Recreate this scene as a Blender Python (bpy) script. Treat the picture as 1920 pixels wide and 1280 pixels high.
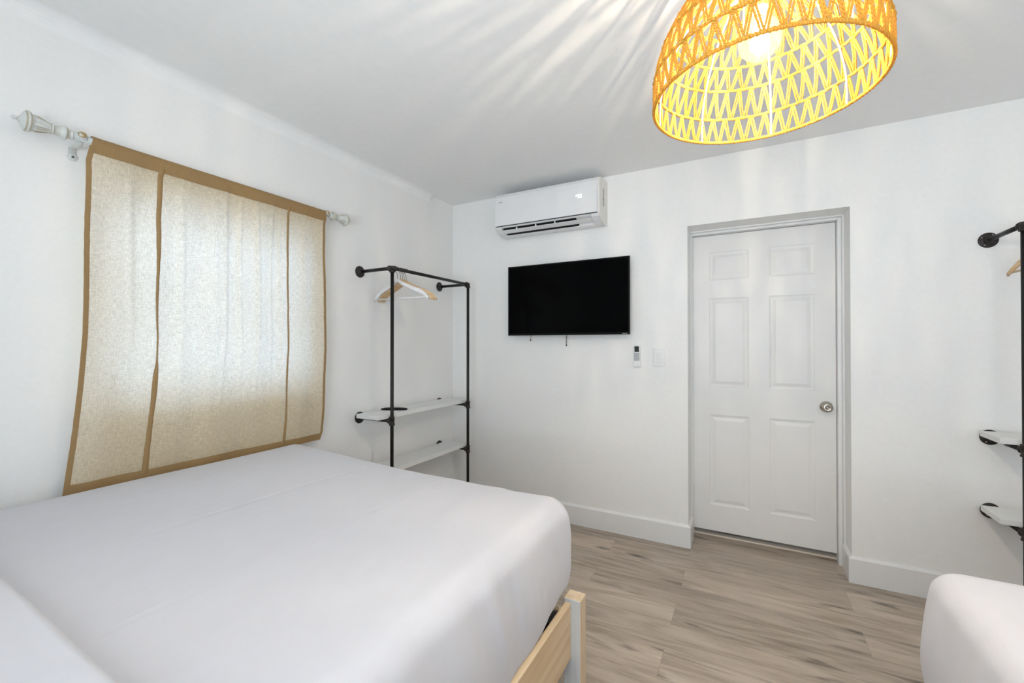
import bpy, bmesh, math, random
from mathutils import Vector, Matrix, noise
for o in list(bpy.data.objects): bpy.data.objects.remove(o)
scene = bpy.context.scene
COL = scene.collection
PI = math.pi
# ------------------------------------------------------------------ camera
H = 1.2992                                     # eye height
cam_d = bpy.data.cameras.new('camera'); cam = bpy.data.objects.new('camera', cam_d); COL.objects.link(cam)
cam_d.sensor_width = 36.0; cam_d.lens = 808.46/1920*36.0; cam_d.clip_start = 0.02
cam.location = (0, 0, H)
cam.rotation_euler = (PI/2 + 0.0073, 0, 0.4964)
scene.camera = cam
# ------------------------------------------------------------------ view
vs = scene.view_settings
vs.view_transform = 'Standard'; vs.look = 'None'; vs.gamma = 1.0; vs.use_curve_mapping = False
vs.exposure = 0.24
# ------------------------------------------------------------------ world (pale daylight sky)
w = bpy.data.worlds.new('world'); scene.world = w; w.use_nodes = True
bg = w.node_tree.nodes['Background']; bg.inputs[0].default_value = (0.86, 0.93, 1.0, 1); bg.inputs[1].default_value = 1.2
# ------------------------------------------------------------------ room size
L = -2.184; R = 1.985; D = 2.976; N = -0.78; ZC = 2.479; T = 0.17
WY0, WY1, WZ0, WZ1 = 0.665, 1.60, 1.075, 1.90        # window behind the curtain
VX0, VX1, VZ0, VZ1 = -0.9, 0.9, 0.85, 2.15          # added unseen window behind the camera, for fill light
def area(name, loc, rot, sx, sy, power, col):
    d = bpy.data.lights.new(name, 'AREA'); d.shape = 'RECTANGLE'; d.size = sx; d.size_y = sy; d.energy = power; d.color = col
    o = bpy.data.objects.new(name, d); COL.objects.link(o); o.location = loc; o.rotation_euler = rot
    return o
UY0, UY1 = -0.55, 0.95                               # added window in the right wall, out of view, for fill light
area('daylight_curtain_window', (L-T-0.60, (WY0+WY1)/2, (WZ0+WZ1)/2+.10), (0, -PI/2, 0), 1.5, 1.8, 17.5, (0.62, 0.80, 1.0))
area('added_fill_rear', (0.0, N-T-0.10, 1.5), (PI/2, 0, 0), 1.8, 1.3, 30, (0.86, 0.92, 1.0))  # fill lamp added behind the camera to brighten the room
area('added_fill_rear_up', (0.0, N-T-0.50, 0.75), (PI/2+0.75, 0, 0), 2.2, 0.9, 97, (0.88, 0.94, 1.0))  # upward fill lamp added behind the camera to lift the ceiling
area('added_fill_right', (R+T+0.10, (UY0+UY1)/2, 1.5), (0, PI/2, 0), 1.3, 1.5, 3, (0.84, 0.92, 1.0))  # weak fill lamp added beyond the right wall

# ================================================================== materials
MATS = {}
def nmat(name, color=(.8,.8,.8), rough=.5, metal=0., spec=None, bump=None, coat=0.):
    m = bpy.data.materials.new(name); m.use_nodes = True
    nt = m.node_tree; b = nt.nodes['Principled BSDF']
    b.inputs['Base Color'].default_value = (*color, 1); b.inputs['Roughness'].default_value = rough; b.inputs['Metallic'].default_value = metal
    if spec is not None: b.inputs['Specular IOR Level'].default_value = spec
    if coat: b.inputs['Coat Weight'].default_value = coat; b.inputs['Coat Roughness'].default_value = .08
    tc = nt.nodes.new('ShaderNodeTexCoord')
    # every material gets a faint procedural variation of its colour
    nz = nt.nodes.new('ShaderNodeTexNoise'); nz.inputs['Scale'].default_value = bump[0] if bump else 12.; nz.inputs['Detail'].default_value = 4
    nt.links.new(tc.outputs['Object'], nz.inputs['Vector'])
    mr = nt.nodes.new('ShaderNodeMapRange'); mr.inputs['To Min'].default_value = .97; mr.inputs['To Max'].default_value = 1.03
    nt.links.new(nz.outputs['Fac'], mr.inputs['Value'])
    vm = nt.nodes.new('ShaderNodeVectorMath'); vm.operation = 'SCALE'; vm.inputs[0].default_value = color
    nt.links.new(mr.outputs['Result'], vm.inputs['Scale']); nt.links.new(vm.outputs[0], b.inputs['Base Color'])
    if bump:
        bp = nt.nodes.new('ShaderNodeBump'); bp.inputs['Strength'].default_value = bump[1]; bp.inputs['Distance'].default_value = bump[2]
        nt.links.new(nz.outputs['Fac'], bp.inputs['Height']); nt.links.new(bp.outputs['Normal'], b.inputs['Normal'])
    MATS[name] = m
    return m
def emat(name, color, s):
    m = bpy.data.materials.new(name); m.use_nodes = True; nt = m.node_tree; nt.nodes.clear()
    o = nt.nodes.new('ShaderNodeOutputMaterial'); e = nt.nodes.new('ShaderNodeEmission')
    e.inputs[0].default_value = (*color, 1); e.inputs[1].default_value = s; nt.links.new(e.outputs[0], o.inputs[0])
    return m
WALL = nmat('white_wall_paint', (.905,.90,.89), .55, bump=(60, .12, .004))
CEIL = nmat('white_ceiling_paint', (.92,.92,.92), .7, bump=(25, .10, .004))
TRIM = nmat('white_trim_gloss', (.84,.84,.84), .32)
DOORM = nmat('white_door_paint', (.82,.81,.80), .4)
PLASTIC = nmat('white_plastic', (.84,.84,.85), .22, coat=.4)
PLASTICS = nmat('white_plastic_side', (.80,.78,.74), .4)
GREYP = nmat('grey_plastic', (.40,.40,.41), .45)
SILVER = nmat('grey_keypad', (.42,.43,.45), .5)
DARKP = nmat('dark_plastic', (.005,.005,.0055), .5, spec=.12)
LCD = nmat('dark_lcd', (.02,.03,.028), .2)
SCREEN = nmat('tv_screen', (.0015,.0015,.0018), .10, spec=.04)
PIPE = nmat('black_iron_pipe', (.022,.021,.021), .42, metal=.55, bump=(90, .25, .002))
FIT = nmat('cast_iron_fitting', (.040,.034,.031), .55, metal=.5, bump=(160, .5, .002))
SHELF = nmat('white_shelf_paint', (.80,.80,.79), .5, bump=(30,.1,.002))
KNOB = nmat('satin_nickel', (.50,.46,.40), .22, metal=1.)
STEEL = nmat('hook_steel', (.12,.12,.12), .35, metal=.8)
THRESH = nmat('threshold_strip', (.75,.66,.55), .4)
BLACK = nmat('black_void', (.006,.006,.006), .8)
BEDMETAL = nmat('black_bed_slats', (.012,.011,.011), .6)
CANOPY = nmat('canopy_metal', (.35,.27,.16), .4, metal=.4)
SOCK = nmat('lamp_socket', (.35,.13,.03), .5)
CORD = nmat('lamp_cord', (.60,.42,.22), .7)
RIB = nmat('white_wire_rib', (.85,.84,.80), .4)
FIL = emat('lit_filament', (1.0, .84, .58), 40.)
DIG = emat('lit_display', (.95, .96, 1.0), 1.6)

def sheet_mat():
    m = nmat('white_cotton_sheet', (.63,.63,.675), .8, spec=.2)
    nt = m.node_tree; b = nt.nodes['Principled BSDF']
    b.inputs['Sheen Weight'].default_value = .15
    tc = nt.nodes.new('ShaderNodeTexCoord')
    mp = nt.nodes.new('ShaderNodeMapping'); mp.inputs['Scale'].default_value = (7, 1.6, 3)
    nt.links.new(tc.outputs['Object'], mp.inputs['Vector'])
    n = nt.nodes.new('ShaderNodeTexNoise'); n.inputs['Scale'].default_value = 2.2; n.inputs['Detail'].default_value = 5; n.inputs['Distortion'].default_value = .6
    nt.links.new(mp.outputs[0], n.inputs['Vector'])
    wv = nt.nodes.new('ShaderNodeTexNoise'); wv.inputs['Scale'].default_value = 420; nt.links.new(tc.outputs['Object'], wv.inputs['Vector'])
    ad = nt.nodes.new('ShaderNodeMath'); ad.operation = 'MULTIPLY_ADD'; ad.inputs[1].default_value = .03
    nt.links.new(wv.outputs['Fac'], ad.inputs[0]); nt.links.new(n.outputs['Fac'], ad.inputs[2])
    bp = nt.nodes.new('ShaderNodeBump'); bp.inputs['Strength'].default_value = .25; bp.inputs['Distance'].default_value = .012
    nt.links.new(ad.outputs[0], bp.inputs['Height']); nt.links.new(bp.outputs[0], b.inputs['Normal'])
    return m
SHEET = sheet_mat()

def wood(name, c1, c2, axis=1, scale=1.0, rough=.5):
    m = bpy.data.materials.new(name); m.use_nodes = True; nt = m.node_tree; b = nt.nodes['Principled BSDF']
    b.inputs['Roughness'].default_value = rough
    tc = nt.nodes.new('ShaderNodeTexCoord'); mp = nt.nodes.new('ShaderNodeMapping')
    s = [28*scale]*3; s[axis] = 1.6*scale; mp.inputs['Scale'].default_value = s
    nt.links.new(tc.outputs['Object'], mp.inputs['Vector'])
    n = nt.nodes.new('ShaderNodeTexNoise'); n.inputs['Scale'].default_value = 1.4; n.inputs['Detail'].default_value = 6; n.inputs['Distortion'].default_value = .4
    nt.links.new(mp.outputs[0], n.inputs['Vector'])
    r = nt.nodes.new('ShaderNodeValToRGB'); r.color_ramp.elements[0].position = .3; r.color_ramp.elements[0].color = (*c1,1); r.color_ramp.elements[1].position = .72; r.color_ramp.elements[1].color = (*c2,1)
    nt.links.new(n.outputs['Fac'], r.inputs[0]); nt.links.new(r.outputs[0], b.inputs['Base Color'])
    return m
PINE = wood('pale_pine', (.62,.44,.26), (.78,.62,.42), 1)
PINEV = wood('pale_pine_upright', (.66,.50,.33), (.80,.66,.48), 2)
PINEG = wood('grey_pine', (.52,.54,.55), (.68,.70,.72), 2)
HANGW = wood('maple_hanger_wood', (.66,.42,.20), (.82,.62,.40), 0, 1.5, .35)
HANGP = wood('white_hanger_wood', (.74,.72,.72), (.84,.83,.84), 0, 1.5, .35)

def floor_mat():
    m = bpy.data.materials.new('grey_oak_planks'); m.use_nodes = True; nt = m.node_tree; b = nt.nodes['Principled BSDF']
    N_ = nt.nodes.new; K = nt.links.new
    tc = N_('ShaderNodeTexCoord'); mp = N_('ShaderNodeMapping'); mp.inputs['Location'].default_value = (.31, -.14, 0)   # seam at Y=2.30
    K(tc.outputs['Object'], mp.inputs['Vector'])
    br = N_('ShaderNodeTexBrick'); br.offset = .37; br.inputs['Scale'].default_value = 1; br.inputs['Brick Width'].default_value = 1.22; br.inputs['Row Height'].default_value = .18
    br.inputs['Mortar Size'].default_value = .0007; br.inputs['Mortar Smooth'].default_value = .3; br.inputs['Bias'].default_value = 0
    br.inputs['Color1'].default_value = (0,0,0,1); br.inputs['Color2'].default_value = (1,1,1,1); br.inputs['Mortar'].default_value = (.5,.5,.5,1)
    K(mp.outputs[0], br.inputs['Vector'])
    sp = N_('ShaderNodeSeparateColor'); K(br.outputs['Color'], sp.inputs[0])
    # per-plank offset of the grain
    cx = N_('ShaderNodeCombineXYZ'); mu = N_('ShaderNodeMath'); mu.operation = 'MULTIPLY'; mu.inputs[1].default_value = 37.0; K(sp.outputs[0], mu.inputs[0])
    K(mu.outputs[0], cx.inputs[0]); K(mu.outputs[0], cx.inputs[2])
    va = N_('ShaderNodeVectorMath'); va.operation = 'ADD'; K(mp.outputs[0], va.inputs[0]); K(cx.outputs[0], va.inputs[1])
    def stretched(sx, sy, sc, det, dist, rough=.55):
        q = N_('ShaderNodeMapping'); q.inputs['Scale'].default_value = (sx, sy, 1); K(va.outputs[0], q.inputs['Vector'])
        n = N_('ShaderNodeTexNoise'); n.inputs['Scale'].default_value = sc; n.inputs['Detail'].default_value = det; n.inputs['Distortion'].default_value = dist; n.inputs['Roughness'].default_value = rough
        K(q.outputs[0], n.inputs['Vector']); return n
    fine = stretched(1.5, 26, 2.6, 8, 1.1, .62)
    broad = stretched(.8, 4.6, 1.9, 6, 2.2)
    r1 = N_('ShaderNodeValToRGB'); e = r1.color_ramp.elements
    e[0].position = .32; e[0].color = (.30,.238,.182,1); e[1].position = .69; e[1].color = (.60,.515,.43,1)
    mid = r1.color_ramp.elements.new(.5); mid.color = (.46,.385,.315,1)
    mx = N_('ShaderNodeMath'); mx.operation = 'MULTIPLY_ADD'; mx.inputs[1].default_value = .34
    K(fine.outputs['Fac'], mx.inputs[0])
    mb = N_('ShaderNodeMath'); mb.operation = 'MULTIPLY'; mb.inputs[1].default_value = .66; K(broad.outputs['Fac'], mb.inputs[0]); K(mb.outputs[0], mx.inputs[2])
    K(mx.outputs[0], r1.inputs[0])
    # plank tone
    mr = N_('ShaderNodeMapRange'); mr.inputs['To Min'].default_value = .86; mr.inputs['To Max'].default_value = 1.12; K(sp.outputs[0], mr.inputs['Value'])
    sc = N_('ShaderNodeVectorMath'); sc.operation = 'SCALE'; K(r1.outputs[0], sc.inputs[0]); K(mr.outputs[0], sc.inputs['Scale'])
    # knots: stretched voronoi, only where a slow noise allows
    q = N_('ShaderNodeMapping'); q.inputs['Scale'].default_value = (1.9, 9.5, 1); K(va.outputs[0], q.inputs['Vector'])
    qd = N_('ShaderNodeTexNoise'); qd.inputs['Scale'].default_value = 3; qd.inputs['Detail'].default_value = 3; K(q.outputs[0], qd.inputs['Vector'])
    qs = N_('ShaderNodeVectorMath'); qs.operation = 'SCALE'; qs.inputs['Scale'].default_value = .55; K(qd.outputs['Color'], qs.inputs[0])
    qa = N_('ShaderNodeVectorMath'); qa.operation = 'ADD'; K(q.outputs[0], qa.inputs[0]); K(qs.outputs[0], qa.inputs[1])
    vo = N_('ShaderNodeTexVoronoi'); vo.inputs['Scale'].default_value = 1.25; K(qa.outputs[0], vo.inputs['Vector'])
    kr = N_('ShaderNodeValToRGB'); kr.color_ramp.elements[0].position = .02; kr.color_ramp.elements[0].color = (1,1,1,1); kr.color_ramp.elements[1].position = .24; kr.color_ramp.elements[1].color = (0,0,0,1)
    K(vo.outputs['Distance'], kr.inputs[0])
    sk = N_('ShaderNodeSeparateColor'); K(vo.outputs['Color'], sk.inputs[0])
    gt = N_('ShaderNodeMath'); gt.operation = 'GREATER_THAN'; gt.inputs[1].default_value = .30; K(sk.outputs[0], gt.inputs[0])
    km = N_('ShaderNodeMath'); km.operation = 'MULTIPLY'; K(kr.outputs[0], km.inputs[0]); K(gt.outputs[0], km.inputs[1])
    # long dark streaks
    st = stretched(.8, 16, 1.5, 4, .8); sr = N_('ShaderNodeValToRGB'); sr.color_ramp.elements[0].position = .60; sr.color_ramp.elements[0].color = (0,0,0,1); sr.color_ramp.elements[1].position = .74; sr.color_ramp.elements[1].color = (1,1,1,1)
    K(st.outputs['Fac'], sr.inputs[0])
    sm = N_('ShaderNodeMath'); sm.operation = 'MULTIPLY'; sm.inputs[1].default_value = .70; K(sr.outputs[0], sm.inputs[0])
    kk = N_('ShaderNodeMath'); kk.operation = 'MAXIMUM'; K(km.outputs[0], kk.inputs[0]); K(sm.outputs[0], kk.inputs[1])
    k8 = N_('ShaderNodeMath'); k8.operation = 'MULTIPLY'; k8.inputs[1].default_value = .92; K(kk.outputs[0], k8.inputs[0])
    m1 = N_('ShaderNodeMix'); m1.data_type = 'RGBA'; K(k8.outputs[0], m1.inputs[0]); K(sc.outputs[0], m1.inputs[6]); m1.inputs[7].default_value = (.085,.062,.045,1)
    m2 = N_('ShaderNodeMix'); m2.data_type = 'RGBA'; K(br.outputs['Fac'], m2.inputs[0]); K(m1.outputs[2], m2.inputs[6]); m2.inputs[7].default_value = (.27,.215,.17,1)
    K(m2.outputs[2], b.inputs['Base Color'])
    b.inputs['Roughness'].default_value = .42; b.inputs['Specular IOR Level'].default_value = .4
    bp = N_('ShaderNodeBump'); bp.inputs['Strength'].default_value = .15; bp.inputs['Distance'].default_value = .002; K(fine.outputs['Fac'], bp.inputs['Height']); K(bp.outputs[0], b.inputs['Normal'])
    return m
FLOOR = floor_mat()

def linen(name, dif, tra, kt, weave=1.0):
    """woven cloth: diffuse + translucent, thread pattern in both"""
    m = bpy.data.materials.new(name); m.use_nodes = True; nt = m.node_tree; nt.nodes.clear()
    N_ = nt.nodes.new; K = nt.links.new
    out = N_('ShaderNodeOutputMaterial'); tc = N_('ShaderNodeTexCoord')
    def th(scale, s):
        q = N_('ShaderNodeMapping'); q.inputs['Scale'].default_value = s; K(tc.outputs['Object'], q.inputs['Vector'])
        n = N_('ShaderNodeTexNoise'); n.inputs['Scale'].default_value = scale; n.inputs['Detail'].default_value = 3; n.inputs['Roughness'].default_value = .7; K(q.outputs[0], n.inputs['Vector']); return n
    a = th(55, (1, 1, 7)); c = th(55, (1, 7, 1))
    ad = N_('ShaderNodeMath'); ad.operation = 'ADD'; K(a.outputs['Fac'], ad.inputs[0]); K(c.outputs['Fac'], ad.inputs[1])
    mr = N_('ShaderNodeMapRange'); mr.inputs['From Min'].default_value = .72; mr.inputs['From Max'].default_value = 1.28
    mr.inputs['To Min'].default_value = 1-.42*weave; mr.inputs['To Max'].default_value = 1+.30*weave; K(ad.outputs[0], mr.inputs['Value'])
    s1 = N_('ShaderNodeVectorMath'); s1.operation = 'SCALE'; s1.inputs[0].default_value = tra; K(mr.outputs[0], s1.inputs['Scale'])
    mr2 = N_('ShaderNodeMapRange'); mr2.inputs['From Min'].default_value = .7; mr2.inputs['From Max'].default_value = 1.3; mr2.inputs['To Min'].default_value = .9; mr2.inputs['To Max'].default_value = 1.08; K(ad.outputs[0], mr2.inputs['Value'])
    s2 = N_('ShaderNodeVectorMath'); s2.operation = 'SCALE'; s2.inputs[0].default_value = dif; K(mr2.outputs[0], s2.inputs['Scale'])
    d = N_('ShaderNodeBsdfDiffuse'); t = N_('ShaderNodeBsdfTranslucent'); K(s2.outputs[0], d.inputs[0]); K(s1.outputs[0], t.inputs[0])
    mx = N_('ShaderNodeMixShader'); mx.inputs[0].default_value = kt; K(d.outputs[0], mx.inputs[1]); K(t.outputs[0], mx.inputs[2]); K(mx.outputs[0], out.inputs[0])
    return m
LINEN = linen('tan_linen', (.86,.68,.40), (.78,.80,.84), .5, .9)
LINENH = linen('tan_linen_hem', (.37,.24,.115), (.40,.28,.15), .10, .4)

def thinglass(name, tint=(1,1,1), refl=.08):
    m = bpy.data.materials.new(name); m.use_nodes = True; nt = m.node_tree; nt.nodes.clear()
    out = nt.nodes.new('ShaderNodeOutputMaterial'); t = nt.nodes.new('ShaderNodeBsdfTransparent'); t.inputs[0].default_value = (*tint,1)
    g = nt.nodes.new('ShaderNodeBsdfGlossy'); g.inputs['Roughness'].default_value = .03
    lw = nt.nodes.new('ShaderNodeLayerWeight'); lw.inputs[0].default_value = .25
    mm = nt.nodes.new('ShaderNodeMath'); mm.operation = 'MULTIPLY_ADD'; mm.inputs[1].default_value = .55; mm.inputs[2].default_value = refl
    nt.links.new(lw.outputs['Facing'], mm.inputs[0])
    mx = nt.nodes.new('ShaderNodeMixShader'); nt.links.new(mm.outputs[0], mx.inputs[0]); nt.links.new(t.outputs[0], mx.inputs[1]); nt.links.new(g.outputs[0], mx.inputs[2]); nt.links.new(mx.outputs[0], out.inputs[0])
    return m
GLASS = thinglass('window_glass', (.96,.98,.98))
BULBG = thinglass('bulb_glass', (1,.95,.82), .10)
def glow(m, col, s):                                            # the lit bulb's glass itself gives off a little light
    nt = m.node_tree; out = [n for n in nt.nodes if n.type == 'OUTPUT_MATERIAL'][0]; src = out.inputs[0].links[0].from_socket
    e = nt.nodes.new('ShaderNodeEmission'); e.inputs[0].default_value = (*col, 1); e.inputs[1].default_value = s
    a = nt.nodes.new('ShaderNodeAddShader'); nt.links.new(src, a.inputs[0]); nt.links.new(e.outputs[0], a.inputs[1]); nt.links.new(a.outputs[0], out.inputs[0])
glow(BULBG, (1,.86,.50), .45)

def rope_mat():
    m = bpy.data.materials.new('twisted_paper_rope'); m.use_nodes = True; nt = m.node_tree; nt.nodes.clear()
    N_ = nt.nodes.new; K = nt.links.new
    out = N_('ShaderNodeOutputMaterial'); tc = N_('ShaderNodeTexCoord')
    wv = N_('ShaderNodeTexWave'); wv.bands_direction = 'DIAGONAL'; wv.inputs['Scale'].default_value = 110; wv.inputs['Distortion'].default_value = 1.5; K(tc.outputs['Object'], wv.inputs['Vector'])
    r = N_('ShaderNodeValToRGB'); r.color_ramp.elements[0].color = (.56,.27,.035,1); r.color_ramp.elements[1].color = (.80,.48,.10,1); K(wv.outputs['Fac'], r.inputs[0])
    bp = N_('ShaderNodeBump'); bp.inputs['Strength'].default_value = .6; bp.inputs['Distance'].default_value = .001; K(wv.outputs['Fac'], bp.inputs['Height'])
    d = N_('ShaderNodeBsdfDiffuse'); t = N_('ShaderNodeBsdfTranslucent'); K(r.outputs[0], d.inputs[0]); t.inputs[0].default_value = (.90,.38,.03,1); K(bp.outputs[0], d.inputs['Normal'])
    mx = N_('ShaderNodeMixShader'); mx.inputs[0].default_value = .22; K(d.outputs[0], mx.inputs[1]); K(t.outputs[0], mx.inputs[2]); K(mx.outputs[0], out.inputs[0])
    return m
ROPE = rope_mat()

def finial_mat():
    m = nmat('distressed_white_paint', (.74,.75,.74), .35)
    nt = m.node_tree; b = nt.nodes['Principled BSDF']; N_ = nt.nodes.new; K = nt.links.new
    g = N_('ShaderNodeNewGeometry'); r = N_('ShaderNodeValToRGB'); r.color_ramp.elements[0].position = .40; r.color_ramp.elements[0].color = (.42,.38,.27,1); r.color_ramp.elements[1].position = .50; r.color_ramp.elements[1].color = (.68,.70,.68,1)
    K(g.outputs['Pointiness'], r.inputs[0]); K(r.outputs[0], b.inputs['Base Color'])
    return m
FINIAL = finial_mat()
ANTIQUE = nmat('antique_wash', (.46,.42,.31), .45, bump=(120,.3,.001))

# ================================================================== mesh helpers
def obj(name, bm, mat, parent=None, smooth=False, bevel=0., seg=2):
    me = bpy.data.meshes.new(name); bm.normal_update(); bm.to_mesh(me); bm.free()
    for mm in (mat if isinstance(mat, (list, tuple)) else [mat]): me.materials.append(mm)
    o = bpy.data.objects.new(name, me); COL.objects.link(o)
    if parent: o.parent = parent
    if smooth:
        for p in me.polygons: p.use_smooth = True
    if bevel:
        md = o.modifiers.new('bevel', 'BEVEL'); md.width = bevel; md.segments = seg; md.limit_method = 'ANGLE'; md.angle_limit = .6; md.harden_normals = False
    return o
def tag(o, label=None, cat=None, group=None, kind=None):
    if label: o['label'] = label
    if cat: o['category'] = cat
    if group: o['group'] = group
    if kind: o['kind'] = kind
    return o
def thing(name, label, cat, loc=(0,0,0), rz=0, group=None):
    o = bpy.data.objects.new(name, None); COL.objects.link(o); o.empty_display_size = .05
    o.location = loc; o.rotation_euler = (0,0,rz)
    return tag(o, label, cat, group)
def box(bm, x0, x1, y0, y1, z0, z1, mi=0):
    vs_ = [bm.verts.new(p) for p in ((x0,y0,z0),(x1,y0,z0),(x1,y1,z0),(x0,y1,z0),(x0,y0,z1),(x1,y0,z1),(x1,y1,z1),(x0,y1,z1))]
    for f in ((3,2,1,0),(4,5,6,7),(0,1,5,4),(1,2,6,5),(2,3,7,6),(3,0,4,7)):
        fc = bm.faces.new([vs_[i] for i in f]); fc.material_index = mi
    return bm
def B(*a): return box(bmesh.new(), *a)
def frame_of(d):
    d = Vector(d).normalized(); a = Vector((0,0,1)) if abs(d.z) < .9 else Vector((1,0,0))
    u = d.cross(a).normalized(); return u, d.cross(u).normalized()
def sweep(bm, pts, rad, n=8, closed=False, cap=True, sx=1., sy=1., up=None):
    """tube along pts; rad number or list; sx/sy flatten it"""
    pts = [Vector(p) for p in pts]; m = len(pts); rings = []
    pu = None
    for i, p in enumerate(pts):
        a = pts[i-1] if (i > 0 or closed) else p; b = pts[(i+1) % m] if (i < m-1 or closed) else p
        d = (b-a).normalized()
        if up is not None: u = Vector(up).cross(d).normalized(); v = d.cross(u).normalized()
        else:
            if pu is None: u, v = frame_of(d)
            else:
                u = (pu - d*pu.dot(d)).normalized(); v = d.cross(u)
            pu = u
        r = rad[i] if isinstance(rad, (list, tuple)) else rad
        rings.append([bm.verts.new(p + u*math.cos(2*PI*k/n)*r*sx + v*math.sin(2*PI*k/n)*r*sy) for k in range(n)])
    for i in range(m if closed else m-1):
        a, b = rings[i], rings[(i+1) % m]
        for k in range(n): bm.faces.new((a[k], a[(k+1) % n], b[(k+1) % n], b[k]))
    if cap and not closed:
        bm.faces.new(rings[0][::-1]); bm.faces.new(rings[-1])
    return bm
def lathe(bm, prof, origin, axis, n=24):
    """prof: list of (distance along axis, radius)"""
    o = Vector(origin); d = Vector(axis).normalized(); u, v = frame_of(d); rings = []
    for t, r in prof:
        rings.append([bm.verts.new(o + d*t + (u*math.cos(2*PI*k/n)+v*math.sin(2*PI*k/n))*max(r, 1e-5)) for k in range(n)])
    for a, b in zip(rings, rings[1:]):
        for k in range(n): bm.faces.new((a[k], a[(k+1) % n], b[(k+1) % n], b[k]))
    bm.faces.new(rings[0][::-1]); bm.faces.new(rings[-1])
    return bm
def prism(bm, prof, x0, x1, axes='yz', mi=0):
    """extrude closed 2D profile along x"""
    a = [bm.verts.new((x0, p[0], p[1])) for p in prof]; b = [bm.verts.new((x1, p[0], p[1])) for p in prof]
    n = len(prof)
    for i in range(n): bm.faces.new((a[i], a[(i+1) % n], b[(i+1) % n], b[i])).material_index = mi
    bm.faces.new(a[::-1]); bm.faces.new(b)
    return bm
def grid(bm, fn, nu, nv, u0=0, u1=1, v0=0, v1=1, flip=False):
    g = [[bm.verts.new(fn(u0+(u1-u0)*i/nu, v0+(v1-v0)*j/nv)) for j in range(nv+1)] for i in range(nu+1)]
    for i in range(nu):
        for j in range(nv):
            q = (g[i][j], g[i+1][j], g[i+1][j+1], g[i][j+1]); bm.faces.new(q[::-1] if flip else q)
    return bm
def fixn(bm): bmesh.ops.recalc_face_normals(bm, faces=bm.faces[:]); return bm

# ================================================================== room shell
def struct(name, bm, m, parent=None, **k):
    o = obj(name, fixn(bm), m, parent, **k)
    if not parent: o['kind'] = 'structure'
    return o
struct('floor', B(L-T, R+T, N-T, D+.9, -.10, 0), FLOOR)
struct('ceiling', B(L-T, R+T, N-T, D+.9, ZC, ZC+.12), CEIL)
bm = bmesh.new()                                               # wall_left with the window hole
box(bm, L-T, L, N-T, WY0, 0, ZC); box(bm, L-T, L, WY1, D, 0, ZC); box(bm, L-T, L, WY0, WY1, 0, WZ0); box(bm, L-T, L, WY0, WY1, WZ1, ZC)
struct('wall_left', bm, WALL)
OX0, OX1, OZ = -.327, .509, 2.062                              # door opening
bm = bmesh.new(); DB = D+.33
box(bm, L-T, OX0, D, DB, 0, ZC); box(bm, OX1, R+T, D, DB, 0, ZC); box(bm, OX0, OX1, D, DB, OZ, ZC)
struct('wall_back', bm, WALL)
bm = bmesh.new()
box(bm, R, R+T, N-T, UY0, 0, ZC); box(bm, R, R+T, UY1, D, 0, ZC); box(bm, R, R+T, UY0, UY1, 0, VZ0); box(bm, R, R+T, UY0, UY1, VZ1, ZC)
struct('wall_right', bm, WALL)
bm = bmesh.new()
box(bm, L, VX0, N-T, N, 0, ZC); box(bm, VX1, R, N-T, N, 0, ZC); box(bm, VX0, VX1, N-T, N, 0, VZ0); box(bm, VX0, VX1, N-T, N, VZ1, ZC)
struct('wall_near', bm, WALL)
struct('wall_hall', B(L, R, D+.75, D+.87, 0, ZC), WALL)
# soft rounded plaster bead where the window wall meets the ceiling
bm = bmesh.new(); prof = [(L, ZC), (L, ZC-.055)]
for k in range(7): a = PI/2*k/6; prof.append((L+.055-.055*math.cos(a), ZC-.055+.055*math.sin(a)))
pp = [bm.verts.new((x, N, z)) for x, z in prof]; qq = [bm.verts.new((x, D-.30, z)) for x, z in prof]
for i in range(len(pp)): bm.faces.new((pp[i], pp[(i+1) % len(pp)], qq[(i+1) % len(pp)], qq[i]))
struct('trim_1', bm, CEIL, smooth=False)
# baseboards (bevelled top)
def bb_prof(h=.143, t=.016): return [(0, 0), (t, 0), (t, h-.012), (t*.35, h), (0, h)]
def baseboard(name, paths):
    """each path: list of (corner point, outward offset per unit thickness), mitred at the corners"""
    bm = bmesh.new()
    for path in paths:
        st = [[bm.verts.new((p[0]+n_[0]*t, p[1]+n_[1]*t, z)) for t, z in bb_prof()] for p, n_ in path]
        for a, b in zip(st, st[1:]):
            for i in range(5): bm.faces.new((a[i], a[(i+1) % 5], b[(i+1) % 5], b[i]))
        bm.faces.new(st[0][::-1]); bm.faces.new(st[-1])
    return struct(name, bm, TRIM)
baseboard('baseboard_back', [[((L,D),(0,-1)), ((OX0,D),(1,-1)), ((OX0,D+.165),(1,0))],
                             [((R,D),(0,-1)), ((OX1,D),(-1,-1)), ((OX1,D+.165),(-1,0))]])
baseboard('baseboard_left', [[((L,N),(1,0)), ((L,D),(1,0))]])
baseboard('baseboard_right', [[((R,N),(-1,0)), ((R,D),(-1,0))]])
baseboard('baseboard_near', [[((L,N),(0,1)), ((R,N),(0,1))]])

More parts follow.
